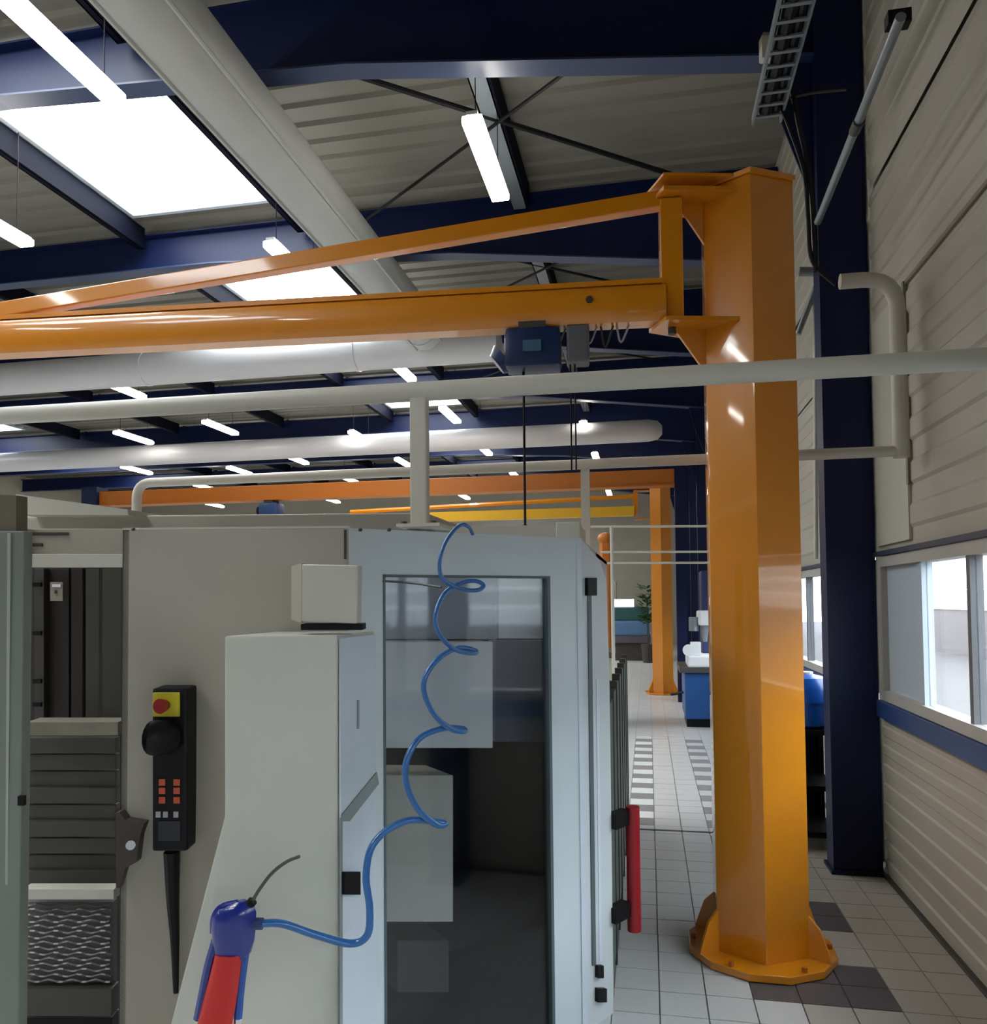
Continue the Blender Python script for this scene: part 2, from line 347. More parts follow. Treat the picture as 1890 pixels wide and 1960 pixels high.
# ------------------------------------------------------------------ ducts
def duct(label, pts, r, mt, seams, cap=None):
    t = thing('air_duct', pts[0], label, 'duct'); d = build('duct_shell', MB().tube(pts, r, 28), mt, t, sm=True)
    for p, ax in seams: build('joint_ring', MB().tube([Vector(p) - Vector(ax) * .02, Vector(p) + Vector(ax) * .02], r + .008, 28), mt, t, sm=True)
    return t
dl = duct('long pale grey duct running away along the roof beside the skylight', [(-2.62, -3, 4.83), (-2.62, 9.1, 4.83)], .235, DUCT, [((-2.62, y, 4.83), (0, 1, 0)) for y in (1.5, 8.9)])
build('duct_seam', MB().tube([(-2.72, -3, 4.61), (-2.72, 9.1, 4.61)], .016, 6), DUCT, dl)
build('duct_seam', MB().tube([(-2.415, -3, 4.70), (-2.415, 9.1, 4.70)], .014, 6), DUCT, dl)
duct('white cross duct just under the orange boom', [(-16, 9.4, 4.72), (-1.75, 9.4, 4.72)], .22, DUCTW, [((x, 9.4, 4.72), (1, 0, 0)) for x in (-3.6, -6.6, -9.6)])
duct('far white cross duct with rounded end beyond the front rail', [(-19, 14.4, 4.60), (0.05, 14.4, 4.60), (.22, 14.4, 4.60), (.3, 14.4, 4.60)], [.2, .2, .17, .08], DUCTW, [])
for ch in col.objects: pass
# ------------------------------------------------------------------ lamps
LL = 1.05
lm = thing('strip_lamp', (-1.1, 4.98, 4.75), 'white strip lamp hanging beside the grey purlin over the orange crane', 'lamp')
build('diffuser', MB().box((-.07, 0, -.03), (.07, LL, .03)), LAMPM, lm, bevel=.012, local=True)
build('housing', MB().box((-.04, .0, .03), (.04, LL, .055)), WHITEP, lm, local=True)
for yy in (.12, LL - .12): build('hanger_wire', MB().tube([(0, yy, .05), (0, yy, .95)], .004, 5), BLACK, lm, local=True)
lamps = {(-3.27, 3.28): 'large bright strip lamp at the top left above the skylight', (-5.36, 4.88): 'strip lamp cut by the left edge below the big skylight',
         (-3.26, 6.37): 'lamp peeping over the orange tie bar right of the first skylight', (-7.65, 9.75): 'strip lamp below the orange boom at far left, above the rail',
         (-7.63, 12.5): 'strip lamp hanging just below the front rail, left of the cream upright'}
for a, b in ((-3.3, 9.75), (-3.3, 12.5), (-3.36, 15.7), (-3.3, 19.3), (-1.1, 14.1), (-1.1, 17.2), (-1.1, 23.2), (-5.45, 13.9), (-5.5, 16.8), (-5.5, 22.9), (-7.7, 15.8), (-7.65, 18.9), (-9.7, 16.9), (-9.75, 22.7), (-13.9, 22.8), (-9.7, 12.9), (-12, 19.2), (-12, 16.2)): lamps[(a, b)] = None
for a, b in ((-3.27, .2), (-5.36, 1.8), (-5.36, -1.2), (-3.27, -3), (-7.6, 1), (-7.6, 4)): lamps[(a, b)] = 0  # unseen lamps added outside the view to light the hall
for (x, y), lb in lamps.items():
    c = copy_tree(lm); c.location = (x, y, 4.75)
    if lb: c['label'] = lb
    elif lb is None:
        row = min(((-1.1, 'row nearest the right wall'), (-3.3, 'row beside the long duct'), (-5.45, 'row left of the skylights'), (-7.7, 'second row left of the skylights'), (-9.7, 'third row left of the skylights'), (-12, 'fourth row left of the skylights'), (-13.9, 'farthest left row')), key=lambda q: abs(q[0] - x))
        o_ = sorted(b2 for (a2, b2), l2 in lamps.items() if l2 is None and abs(a2 - row[0]) < .5).index(y)
        c['label'] = 'small distant strip lamp in the %s, %s' % (row[1], ['nearest of them', 'second of them', 'third of them', 'fourth of them', 'fifth of them'][o_]); c['group'] = 'distant strip lamps'
    else: c['label'] = 'unseen strip lamp added behind the camera to light the hall'; c['group'] = 'unseen added strip lamps'
# ------------------------------------------------------------------ jib crane in front
def hexpts(c, R, z, a0): return [Vector((c.x + R * math.cos(a0 + i * math.pi / 3), c.y + R * math.sin(a0 + i * math.pi / 3), z)) for i in range(6)]
KD = 3.5 / 3.66
def ZK(z): return EYE + (z - EYE) * KD
PC = atD(1441, 1095, 3.5); PC.z = 0
tocam = (CAM - PC); a0 = math.atan2(tocam.y, tocam.x) + .11
HR = .218; ZT = atD(1432, 306, 3.285).z
cr = thing('jib_crane', PC, 'big orange jib crane post with its boom reaching left in front', 'crane')
build('post', MB().loft([hexpts(PC, HR, .03, a0), hexpts(PC, HR, ZT - .02, a0)]), ORANGE, cr, bevel=.006, sm=True)
bp = MB(); bp.loft([[PC + Vector((.315 * math.cos(a0 + math.pi / 12 + i * math.pi / 6), .315 * math.sin(a0 + math.pi / 12 + i * math.pi / 6), z)) for i in range(12)] for z in (0.004, .035)])
build('base_plate', bp, ORANGE, cr, bevel=.004)
for i in range(6):
    a = a0 + i * math.pi / 3; d = Vector((math.cos(a), math.sin(a), 0)); s = Vector((-d.y, d.x, 0)) * .007
    if i: build('gusset', MB().pr([PC + d * (HR - .01) + Z * .035 - s, PC + d * .308 + Z * .035 - s, PC + d * .300 + Z * .06 - s, PC + d * .262 + Z * .16 - s, PC + d * (HR - .01) + Z * .215 - s], s * 2), ORANGE, cr)
    a += math.pi / 6; d = Vector((math.cos(a), math.sin(a), 0))
    build('anchor_nut', MB().tube([PC + d * .285 + Z * .035, PC + d * .285 + Z * .055], .012, 6), ORANGE2, cr)
PV = atD(1287, 640, 3.45); PV.z = 0                  # hinge axis
left = (PV - PC).normalized(); side = Vector((-left.y, left.x, 0))
zt1, zb1 = ZT, atD(1350, 622, 3.42).z
build('top_plate', MB().pr([p for p in hexpts(PC, HR + .012, ZT - .02, a0)], (0, 0, .022)), ORANGE, cr)
def arm(z, h):
    w0, w1 = .17, .085
    return MB().pr([PC + left * .02 + side * w0 + Z * z, PC + left * .02 - side * w0 + Z * z, PV + left * .07 - side * w1 + Z * z, PV + left * .07 + side * w1 + Z * z], (0, 0, h))
build('upper_bracket', arm(ZT - .075, .018).pr([PC + left * .18 + Z * (ZT - .05), PV + Z * (ZT - .05) + left * .03, PV - left * .02 + Z * (ZT - .075), PC + left * .18 + Z * (ZT - .30)], side * .012), ORANGE, cr, label='upper hinge bracket')
build('upper_bracket_plate', arm(ZT - .012, .012), ORANGE, cr)
build('lower_bracket', arm(zb1, .018).pr([PC + left * .18 + Z * zb1, PV + Z * zb1, PC + left * .18 + Z * (zb1 - .24)], side * .012), ORANGE, cr, label='lower hinge bracket')
build('hinge_pin', MB().tube([PV + Z * (zb1 - .03), PV + Z * (ZT + .0)], .018, 10), DARK, cr)
# boom (hung on the hinge): C-rail, tie bar, upright
ZBm = ZK(2.83) - .012; B0 = atZ(1262, 626, ZBm); B1 = atZ(0, 688, ZBm)
PV2 = PV.copy(); bd = (B1 - B0); bd.z = 0; bd.normalize(); bs = Vector((-bd.y, bd.x, 0))
if bs.dot(CAM - B0) < 0: bs = -bs
B0c = Vector((PV.x, PV.y, ZBm)) + bd * .03
Lb = 4.3
def prof(o, z0, pts): return [o + bs * a + Z * (z0 + b) for a, b in pts]
sec = [(-.045, 0), (.045, 0), (.06, .025), (.066, .07), (.066, .115), (.058, .15), (.04, .165), (-.04, .165), (-.058, .15), (-.066, .115), (-.066, .07), (-.06, .025)]
boom = build('boom_rail', MB().loft([prof(B0c, 0, sec), prof(B0c + bd * Lb, 0, sec)]), ORANGE, cr, sm=True)
build('rail_cap_strip', MB().loft([prof(B0c, .165, [(-.05, 0), (.05, 0), (.05, .022), (-.05, .022)]), prof(B0c + bd * Lb, .165, [(-.05, 0), (.05, 0), (.05, .022), (-.05, .022)])]), ORANGE, boom)
build('bolt_hole', MB().tube([B0c + bd * .33 + bs * .062 + Z * .10, B0c + bd * .33 + bs * .071 + Z * .10], .017, 6), DARK, boom)
tb0 = atY(1262, 385, PV.y).z; tb1 = atY(0, 602, (B0c + bd * 3.5).y).z
V0_ = lambda p: Vector((p.x, p.y, 0))
tie = [(-.03, -.037), (.03, -.037), (.03, .037), (-.03, .037)]
build('tie_bar', MB().loft([prof(V0_(B0c), tb0, tie), prof(V0_(B0c + bd * Lb), tb0 + (tb1 - tb0) * Lb / 3.42, tie)]), ORANGE, cr, bevel=.006)
up_ = MB().ob(Vector((PV.x, PV.y, (ZBm + ZT - .08) / 2)), bd, bs, Z, .048, .045, (ZT - .08 - ZBm) / 2)
build('boom_upright', up_, ORANGE, cr, bevel=.006)
# hoist hanging on the boom
ctr = B0c + bd * ((Vector((PV.x, PV.y, 0)) - atD(1018, 685, 3.6)).length * 0 + .0)
hx = atD(1020, 685, 3.47); s_ = (hx - B0c).dot(bd); hc = B0c + bd * s_
def H(dx, z, ds=0): return Vector((hc.x, hc.y, 0)) + bd * (-dx) + bs * ds + Z * ZK(z)
ho = thing('chain_hoist', H(0, 2.8), 'dark blue electric chain hoist hanging on the nearest orange boom', 'hoist')
build('body', MB().ob(H(0, 2.715), bd, bs, Z, .125, .085, .09), mat('hoist_blue', (.008, .022, .085), .35), ho, bevel=.03, sm=True)
build('motor_cover', MB().tube([H(-.13, 2.69), H(-.165, 2.66)], [.075, .05], 14), MATS['hoist_blue'], ho, sm=True)
build('name_plate', MB().ob(H(.0, 2.715, .088), bd, bs, Z, .04, .004, .025), mat('plate_blue', (.05, .12, .2), .4), ho)
build('trolley', MB().ob(H(0, 2.815), bd, bs, Z, .06, .075, .018), DARK, ho)
build('gear_end', MB().ob(H(.20, 2.73), bd, bs, Z, .05, .06, .08), mat('hoist_grey', (.11, .11, .12), .5), ho, bevel=.012)
for dx, zl, r_ in ((-.045, 1.88, .006), (.165, 2.15, .004), (.185, 2.15, .004)):
    a = MB(); z = 2.64
    build('load_chain' if dx < 0 else 'control_cable', MB().tube([H(dx, 2.66), H(dx, zl)], r_, 6), BLACK, ho)
build('chain_hook', MB().tube([H(-.045, 1.90), H(-.045, 1.87), H(-.065, 1.85), H(-.05, 1.83), H(-.03, 1.845)], .011, 8), BLACK, ho)
for q in range(5):
    build('cable_loop', MB().tube(smooth([H(.09 + q * .07, 2.83), H(.11 + q * .07, 2.74 - .02 * (q % 2)), H(.15 + q * .07, 2.83)], 5), .005, 5), DARK if q % 2 else BTNW, ho)
# ------------------------------------------------------------------ rails around the machine top
t = thing('guard_rail', atY(800, 1005, 2.4), 'long cream front guard rail crossing the picture before the orange post', 'rail')
a, b = atY(-40, 797, 2.4), atY(1960, 690, 2.4); zz = 2.228; a.z = zz; b.z = 2.214
build('top_rail', MB().tube([a, b], .031, 18), RAIL, t, sm=True)
pu = atY(803, 760, 2.4)
build('upright', MB().ob(Vector((pu.x, 2.4, 2.0)), X, Y, Z, .028, .02, .21), RAIL, t, bevel=.006)
build('foot_plate', MB().box((pu.x - .06, 2.34, 1.782), (pu.x + .08, 2.5, 1.792)), BEIGEL, t)
for dx in (-.04, .055): build('bolt', MB().tube([(pu.x + dx, 2.36, 1.792), (pu.x + dx, 2.36, 1.80)], .01, 6), DARK, t)
t = thing('guard_rail', atY(262, 1000, 3.95), 'thinner cream rear guard rail with rounded bends, passing behind the orange post', 'rail')
P = lambda x, y: atY(x, y, 3.95)
p1, p2, p3, p4, p5 = P(262, 985), P(262, 925), P(1712, 868), P(1722, 530), P(1608, 530)
zr = 2.232; p2.z = p3.z = zr; p1.x = p2.x; p1.z = 1.79; p3.x = p4.x = 1.175; p5.z = p4.z
def bent(pts, r=.1, n=6):
    o = [pts[0]]
    for i in range(1, len(pts) - 1):
        A = (pts[i - 1] - pts[i]).normalized() * r; B = (pts[i + 1] - pts[i]).normalized() * r; c = pts[i]
        for k in range(n + 1):
            u = k / n; o.append(c + A * (1 - u) ** 2 + B * u ** 2)
    o.append(pts[-1]); return o
build('rear_rail', MB().tube(bent([p1, p2, p3], .09), .026, 14), RAIL, t, sm=True)
build('raised_end', MB().tube(bent([p5, p4, p3 + Z * -.03], .15), .036, 14), RAIL, t, sm=True)
pu2 = P(1121, 950)
build('upright', MB().box((pu2.x - .022, 3.94, 1.785), (pu2.x + .022, 3.96, 2.21)), RAIL, t)
# thin far rails
t = thing('barrier_rail', (-.55, 9.0, 0), 'thin pale far barrier rails beyond the machine, left of the orange post', 'rail')
for yy in (1008, 1057, 1078):
    a, b = atY(1128 if yy < 1020 else 1150, yy, 9.0), atY(1362, yy - 1, 9.0); build('rail_bar', MB().tube([a, b], .013, 8), RAIL, t)
a = atY(1171, 1008, 9.0); build('rail_post', MB().tube([a, (a.x, 9.0, 0)], .02, 8), RAIL, t)
# ------------------------------------------------------------------ the machine tool
ZM = 1.775
MD = 2.4
def D0(x, y, D=MD): return atD(x, y, D)
Pl = D0(235, 1015); P1 = D0(668, 1018); P2 = D0(1112, 1037, 2.88)
for p in (Pl, P1, P2): p.z = ZM
P0x = D0(-120, 1015); P0x.z = ZM
nF = (P1 - Pl).cross(Z).normalized()                # front normal (towards camera)
if nF.dot(CAM - P1) < 0: nF = -nF
nD = (P2 - P1).cross(Z).normalized()
if nD.dot(CAM - P1) < 0: nD = -nD
uF = (P1 - Pl).normalized(); uD = (P2 - P1).normalized()
def V0(p, z=0): return Vector((p.x, p.y, z))
mc = thing('machining_center', V0(P1), 'large beige and blue-grey machine tool enclosure with glazed door in the foreground', 'machine')
# front panel
TH = .03
build('front_panel', MB().pr([V0(Pl), V0(P1), V0(P1, ZM), V0(Pl, ZM)], -nF * TH), BEIGED, mc, bevel=.003)
build('panel_seam', MB().ob(D0(661, 1042, MD - .003), uF, nF, Z, .0035, .002, .045), DARK, mc)
build('top_edge_strip', MB().pr([V0(Pl, ZM), V0(P1, ZM), V0(P1, ZM + .007), V0(Pl, ZM + .007)], -nF * .12), BEIGEL, mc)
# chamfered door with a glazed opening
N = nD
def D1(x, y, off=0): return onP(x, y, V0(P1, 1) + N * off, N)
wl, wr = D1(733, 1098), D1(1053, 1104); wt = (wl.z + wr.z) / 2; wb = .03
def sd(p): return (V0(p) - V0(P1)).dot(uD)
LD = sd(P2); s0, s1 = sd(wl), sd(wr)
def dbox(sa, sb, za, zb_, o0, o1):
    return MB().pr([V0(P1) + uD * sa + N * o0 + Z * za, V0(P1) + uD * sb + N * o0 + Z * za, V0(P1) + uD * sb + N * o0 + Z * zb_, V0(P1) + uD * sa + N * o0 + Z * zb_], N * (o1 - o0))
dr = build('door', MB(), GREYB, mc) if False else None
fr = MB()
for q in ((0, s0, 0, ZM), (s1, LD, 0, ZM), (s0, s1, wt, ZM), (s0, s1, 0, wb)):
    b_ = dbox(q[0], q[1], q[2], q[3], -.035, 0); fr.add(b_.v, b_.f)
dr = build('door', fr, GREYB, mc)
gk = MB()
for q in ((s0, s0 + .008, wb, wt), (s1 - .012, s1, wb, wt), (s0, s1, wt - .008, wt)):
    b_ = dbox(q[0], q[1], q[2], q[3], -.03, .002); gk.add(b_.v, b_.f)
build('window_gasket', gk, GASKET, dr)
build('glass_pane', dbox(s0 + .008, s1 - .012, wb, wt - .008, -.022, -.016), DGLASS, dr, label='dark reflecting door glass')
build('stile_edge', dbox(LD - .022, LD, 0, ZM, 0, .004), GREYP, dr)
# side panel along the aisle
YE = 4.75
P3 = atD(1169, 1500, 2.97); P3.z = 0
uR = (P3 - V0(P2)).normalized(); nR = uR.cross(Z).normalized()
if nR.dot(CAM - P3) < 0: nR = -nR
def DR(x, y, off=0): return onP(x, y, V0(P2, 1) + nR * off, nR)
SG = mat('side_grey', (.56, .60, .62), .4)
rp = [V0(P2), V0(P3), DR(1167, 1290), DR(1161, 1112), DR(1150, 1076), V0(P2, ZM)]
rt_ = build('return_panel', MB().pr(rp, -nR * .03), SG, mc)
build('side_panel', MB().box((P2.x - .03, P3.y + .04, 0), (P2.x, YE, ZM)), SG, mc)
def RS(x0, y0, x1, y1, nm, mt, dep=.004, lean=0):
    return build(nm, MB().pr([DR(x0 + lean, y1), DR(x1 + lean, y1), DR(x1, y0), DR(x0, y0)], nR * dep), mt, mc)
RS(1124, 1130, 1131, 1848, 'side_track', GASKET, lean=9); RS(1141, 1300, 1146, 1840, 'panel_seam', GREYP, .002, 6)
RS(1120, 1106, 1137, 1140, 'hinge_block', BLACK, .015); RS(1139, 1846, 1150, 1870, 'hinge_block', BLACK, .015); RS(1139, 1890, 1156, 1916, 'hinge_block', BLACK, .015)
hz0, hz1 = DR(1213, 1782, .02), DR(1213, 1543, .02); hz0.x = hz1.x = (hz0.x + hz1.x) / 2; hz0.y = hz1.y = (hz0.y + hz1.y) / 2
hd = build('door_handle', MB().tube([hz0, hz1], .027, 14), REDH, mc, sm=True, label='red vertical grab bar')
for yy in (1567, 1745):
    q = DR(1185, yy, .0); build('bracket', MB().ob(q, uR, nR, Z, .050, .022, .028), BLACK, hd)
build('roof_plate', MB().pr([(P1.x - .4, 3.75, ZM - .02), (P2.x, 3.75, ZM - .02), (P2.x, YE, ZM - .02), (P1.x - .4, YE, ZM - .02)], (0, 0, .018)), BEIGE, mc)
# rear housing band above the front panel
rh = MB(); a, b = atD(30, 985, 3.0), atD(818, 985, 3.0); za = atD(430, 985, 3.0).z
rh.pr([(a.x, a.y, ZM - .02), (b.x, b.y, ZM - .02), (b.x, b.y, za), (a.x, a.y, za)], (0.0, .5, 0)); build('rear_housing', rh, BEIGE, mc, bevel=.006)
a, b = atD(820, 1012, 3.1), atD(1110, 1012, 3.1); 
build('rear_ledge', MB().pr([(a.x, a.y, ZM - .02), (b.x, b.y, ZM - .02), (b.x, b.y, atD(965, 1006, 3.1).z), (a.x, a.y, atD(965, 1006, 3.1).z)], (0, .3, 0)), BEIGEL, mc)
a = atD(1066, 1018, 3.05); b = atD(1112, 1000, 3.05); build('terminal_box', MB().box((a.x, a.y - .02, ZM), (b.x, a.y + .06, b.z)), BEIGEL, mc, bevel=.004)
sl = MB(); q = [atD(30, 985, 2.9), atD(246, 986, 2.9), atD(244, 975, 2.9), atD(30, 946, 2.9)]; sl.pr(q, (0, .25, 0)); build('sloping_cover', sl, BEIGEL, mc)
for xx in (255, 690, 745): build('screw', MB().ell(atD(xx, 1013 if xx < 300 else 1014, MD - .01), .007, .004, .006, 8, 6), DARK, mc)
# dark inside; added panels stand in for reflections in the door glass
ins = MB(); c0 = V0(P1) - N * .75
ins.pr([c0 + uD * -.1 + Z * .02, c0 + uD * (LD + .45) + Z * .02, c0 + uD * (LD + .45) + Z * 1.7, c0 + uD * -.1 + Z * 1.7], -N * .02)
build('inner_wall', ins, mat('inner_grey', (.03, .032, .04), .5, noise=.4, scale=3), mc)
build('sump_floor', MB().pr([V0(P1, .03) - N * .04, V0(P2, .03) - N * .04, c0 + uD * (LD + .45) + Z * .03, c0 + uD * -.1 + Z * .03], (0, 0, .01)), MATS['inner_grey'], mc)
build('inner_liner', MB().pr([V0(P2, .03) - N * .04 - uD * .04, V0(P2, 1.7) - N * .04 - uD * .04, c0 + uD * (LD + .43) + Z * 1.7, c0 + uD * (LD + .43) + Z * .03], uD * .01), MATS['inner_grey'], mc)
def inbox(x0, y0, x1, y1, off, dep, mt, nm):
    a, b, c, d = (D1(x, y, -off) for x, y in ((x0, y1), (x1, y1), (x1, y0), (x0, y0)))
    build(nm, MB().pr([a, b, c, d], -N * dep), mt, mc, bevel=.004)
GI = mat('reflection_grey', (.85, .85, .83), .4, noise=.1, scale=5); GI2 = mat('reflection_mid_grey', (.38, .39, .42), .4, noise=.15, scale=5); GI3 = mat('reflection_blue_grey', (.13, .15, .19), .45, noise=.3, scale=4)  # tones of the glass reflections, put into panel colours
GI4 = mat('reflection_beige', (.55, .52, .44), .5, noise=.1)
inbox(700, 1080, 952, 1224, .10, .05, GI2, 'reflection_panel'); inbox(955, 1080, 1075, 1222, .12, .05, GI, 'reflection_panel')
inbox(700, 1228, 944, 1432, .08, .10, GI, 'reflection_door'); inbox(948, 1226, 1075, 1420, .20, .05, GI3, 'reflection_panel')
inbox(700, 1484, 868, 1765, .06, .20, GI4, 'reflection_box')
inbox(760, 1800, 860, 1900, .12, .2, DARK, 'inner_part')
# open working bay on the left
BX0, BX1 = 40, 236
def bay(x0, y0, x1, y1, D, dep, mt, nm, bev=.002, lab=None):
    a, b, c, d = D0(x0, y1, D), D0(x1, y1, D), D0(x1, y0, D), D0(x0, y0, D)
    return build(nm, MB().pr([a, b, c, d], FW * dep), mt, mc, bevel=bev, label=lab)
bay(20, 1012, 236, 1062, 2.46, .10, BEIGE, 'bay_header'); bay(48, 1060, 236, 1086, 2.43, .14, BEIGEL, 'bay_ledge')
for yy, x1 in ((1019, 130), (1040, 80)): bay(46, yy, x1, yy + 6, 2.455, .01, DARK, 'bay_slot', 0)
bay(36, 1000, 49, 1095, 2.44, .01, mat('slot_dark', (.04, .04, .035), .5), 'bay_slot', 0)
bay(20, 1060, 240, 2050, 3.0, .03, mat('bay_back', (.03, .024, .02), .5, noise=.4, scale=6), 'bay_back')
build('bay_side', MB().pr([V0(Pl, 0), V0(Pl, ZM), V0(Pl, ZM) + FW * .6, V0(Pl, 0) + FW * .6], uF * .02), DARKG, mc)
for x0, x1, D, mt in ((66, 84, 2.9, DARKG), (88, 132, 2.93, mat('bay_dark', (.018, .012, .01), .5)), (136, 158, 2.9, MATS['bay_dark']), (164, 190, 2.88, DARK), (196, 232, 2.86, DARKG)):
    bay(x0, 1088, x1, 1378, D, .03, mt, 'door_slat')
bay(96, 1114, 120, 1150, 2.88, .004, mat('label_grey', (.28, .25, .21), .5), 'sign_plate', 0)
bay(100, 1118, 116, 1124, 2.876, .003, WHITEP, 'sign_plate', 0); bay(104, 1130, 108, 1136, 2.876, .003, DARK, 'sign_plate', 0)
for yy in (1115, 1208, 1300, 1345): bay(62, yy, 78, yy + 8, 2.88, .01, BLACK, 'clip', 0)
bay(50, 1382, 226, 1408, 2.55, .08, mat('bay_beam', (.20, .18, .14), .5, noise=.3, scale=12), 'cross_beam')
for k in range(9):
    y0 = 1412 + k * 32; a = D0(48, y0 + 30, 2.70 - .02 * (k % 2)); bay(50, y0, 222, y0 + 30, 2.66 + .012 * k % .03, .03, DARKG, 'cover_slat', .002)
bay(42, 1702, 218, 1722, 2.54, .05, BEIGEL, 'light_strip')
wav = MB()
for k in range(15):                                  # chequered wavy plates
    y0 = 1732 + k * 10.4
    pts = [D0(40 + i * 9, y0 + 2.5 * math.sin(i * 1.25 + k * 1.6), 2.58) for i in range(20)]
    wav.tube(pts, .0045, 5)
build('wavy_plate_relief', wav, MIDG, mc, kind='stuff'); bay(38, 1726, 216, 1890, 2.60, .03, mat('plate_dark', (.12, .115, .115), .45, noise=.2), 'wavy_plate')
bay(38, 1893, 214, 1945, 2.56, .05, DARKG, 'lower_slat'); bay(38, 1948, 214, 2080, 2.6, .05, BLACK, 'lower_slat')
# brown clamp on the front panel
bw = [(228, 1555), (240, 1570), (276, 1576), (268, 1600), (262, 1650), (240, 1662), (228, 1700), (222, 1700), (222, 1556)]
build('clamp_bracket', MB().pr([D0(x, y, 2.335) for x, y in bw], FW * .05), BROWN, mc); build('clamp_bolt', MB().tube([D0(250, 1618, 2.34), D0(250, 1618, 2.32)], .014, 10), CHROME, mc)
# left neighbouring door edge
nd = thing('machine_door', V0(atD(20, 1015, 2.05)), 'grey-green open sliding door edge at the far left of the picture', 'door')
a = [atD(-90, 2100, 2.05), atD(34, 2100, 2.05), atD(46, 1016, 2.05), atD(-90, 1016, 2.05)]; zb_ = 0.0
build('panel', MB().pr([Vector((p.x, p.y, p.z)) if p.z > 1 else Vector((p.x, p.y, 0)) for p in a], FW * .04), mat('door_green_grey', (.19, .21, .185), .4), nd, bevel=.004)
a = [atD(-90, 1016, 2.06), atD(31, 1016, 2.06), atD(31, 948, 2.06), atD(-90, 944, 2.06)]; build('top_cap', MB().pr(a, FW * .05), mat('cap_brown', (.14, .12, .085), .5), nd)
e = [atD(8, 2000, 2.045), atD(12, 2000, 2.045), atD(20, 1020, 2.045), atD(14, 1020, 2.045)]; build('edge_strip', MB().pr(e, FW * .01), mat('edge_pale', (.36, .38, .35), .4), nd)
build('latch', MB().ob(atD(42, 1532, 2.04), RT, FW, Z, .008, .006, .012), BLACK, nd)
# control cabinet
DC = 2.08
cc = thing('control_cabinet', V0(atD(540, 1960, DC)), 'light beige control cabinet with flared lower left side in front of the glazed door', 'cabinet')
cp = [atD(430, 1218, DC), atD(645, 1215, DC), atD(645, 1215, DC), atD(430, 1562, DC)]
zt_ = (cp[0].z + cp[1].z) / 2; pt = [V0(atD(430, 1218, DC), zt_), V0(atD(645, 1215, DC), zt_), V0(atD(648, 1900, DC), 0), V0(atD(318, 2050, DC), 0), atD(326, 1962, DC), atD(430, 1562, DC)]
build('body', MB().pr(pt, (-.0, .29, 0)), mat('cabinet_beige', (.57, .575, .51), .42, noise=.03), cc, bevel=.005)
xc = pt[1].x; yc = pt[1].y
build('side_cover', MB().box((xc + .002, yc + .01, 0), (xc + .006, yc + .285, zt_ - .01)), GREYP, cc)
def cs(x, y): return atX(x, y, xc + .007)
build('handle_recess', MB().pr([cs(720, 1478), cs(724, 1500), cs(668, 1572), cs(653, 1572), cs(653, 1560)], (.003, 0, 0)), mat('recess_grey', (.25, .28, .28), .5), cc)
build('seam_line', MB().pr([cs(650, 1565), cs(655, 1565), cs(655, 1962), cs(650, 1962)], (.002, 0, 0)), MATS['recess_grey'], cc)
build('latch', MB().pr([cs(653, 1668), cs(683, 1668), cs(683, 1712), cs(653, 1712)], (.012, 0, 0)), BLACK, cc, bevel=.001)
build('vent_mark', MB().pr([cs(684, 1340), cs(687, 1340), cs(687, 1395), cs(684, 1395)], (.002, 0, 0)), MATS['recess_grey'], cc)
# small box over the cabinet
sb = thing('junction_box', atD(630, 1205, 2.16), 'small square beige box mounted above the control cabinet', 'box')
q = [atD(576, 1190, 2.12), atD(684, 1194, 2.12), atD(686, 1082, 2.12), atD(576, 1080, 2.12)]
build('body', MB().pr(q, FW * .07), BEIGEL, sb, bevel=.006)
q = [atD(558, 1186, 2.14), atD(577, 1192, 2.12), atD(577, 1078, 2.12), atD(558, 1084, 2.14)]; build('side_lip', MB().pr(q, FW * .05), BEIGE, sb)
q = [atD(576, 1206, 2.13), atD(694, 1206, 2.13), atD(694, 1195, 2.13), atD(576, 1195, 2.13)]; build('shadow_strip', MB().pr(q, FW * .06), BLACK, sb)  # black strip painted as the shadow under the box
# ------------------------------------------------------------------ pendant with emergency stop
DP = 2.30
pn = thing('pendant_control', atD(324, 1630, DP), 'black handheld pendant with yellow emergency stop plate hung on the beige panel', 'remote')
def pb(x0, y0, x1, y1, D, dep, mt, nm, bev=.0, par=pn, lab=None):
    return build(nm, MB().pr([atD(x0, y1, D), atD(x1, y1, D), atD(x1, y0, D), atD(x0, y0, D)], FW * dep), mt, par, bevel=bev, label=lab)
pb(291, 1318, 358, 1630, DP, .08, BLACK, 'body', .008)
pb(292, 1326, 343, 1372, DP - .008, .01, ESTOP, 'stop_plate', .002)
build('stop_button', MB().tube([atD(316, 1350, DP - .008), atD(306, 1352, DP - .035)], [.016, .022], 14), RED, pn, sm=True, label='red mushroom stop button')
build('selector_knob', MB().tube([atD(322, 1412, DP), atD(292, 1412, DP - .05), atD(286, 1412, DP - .052)], [.05, .05, .044], 16), BLACK, pn, sm=True)
for bx, by in ((304, 1492), (332, 1492), (304, 1508), (332, 1508), (304, 1526), (332, 1526)): pb(bx, by, bx + 12, by + 12, DP - .004, .006, ORBTN, 'button', 0)
for bx in (298, 312, 332): pb(bx, 1554, bx + 9, 1565, DP - .004, .006, BTNW, 'toggle_switch', 0)
pb(303, 1572, 345, 1610, DP - .003, .004, mat('pad', (.012, .013, .02), .5), 'key_pad', 0)
build('cable', MB().tube(smooth([atD(329, 1630, DP + .03), atD(331, 1720, DP + .03), atD(335, 1800, DP + .03), atD(337, 1900, DP + .03)], 6), [.024 - .0009 * i for i in range(19)], 8), BLACK, pn, sm=True)
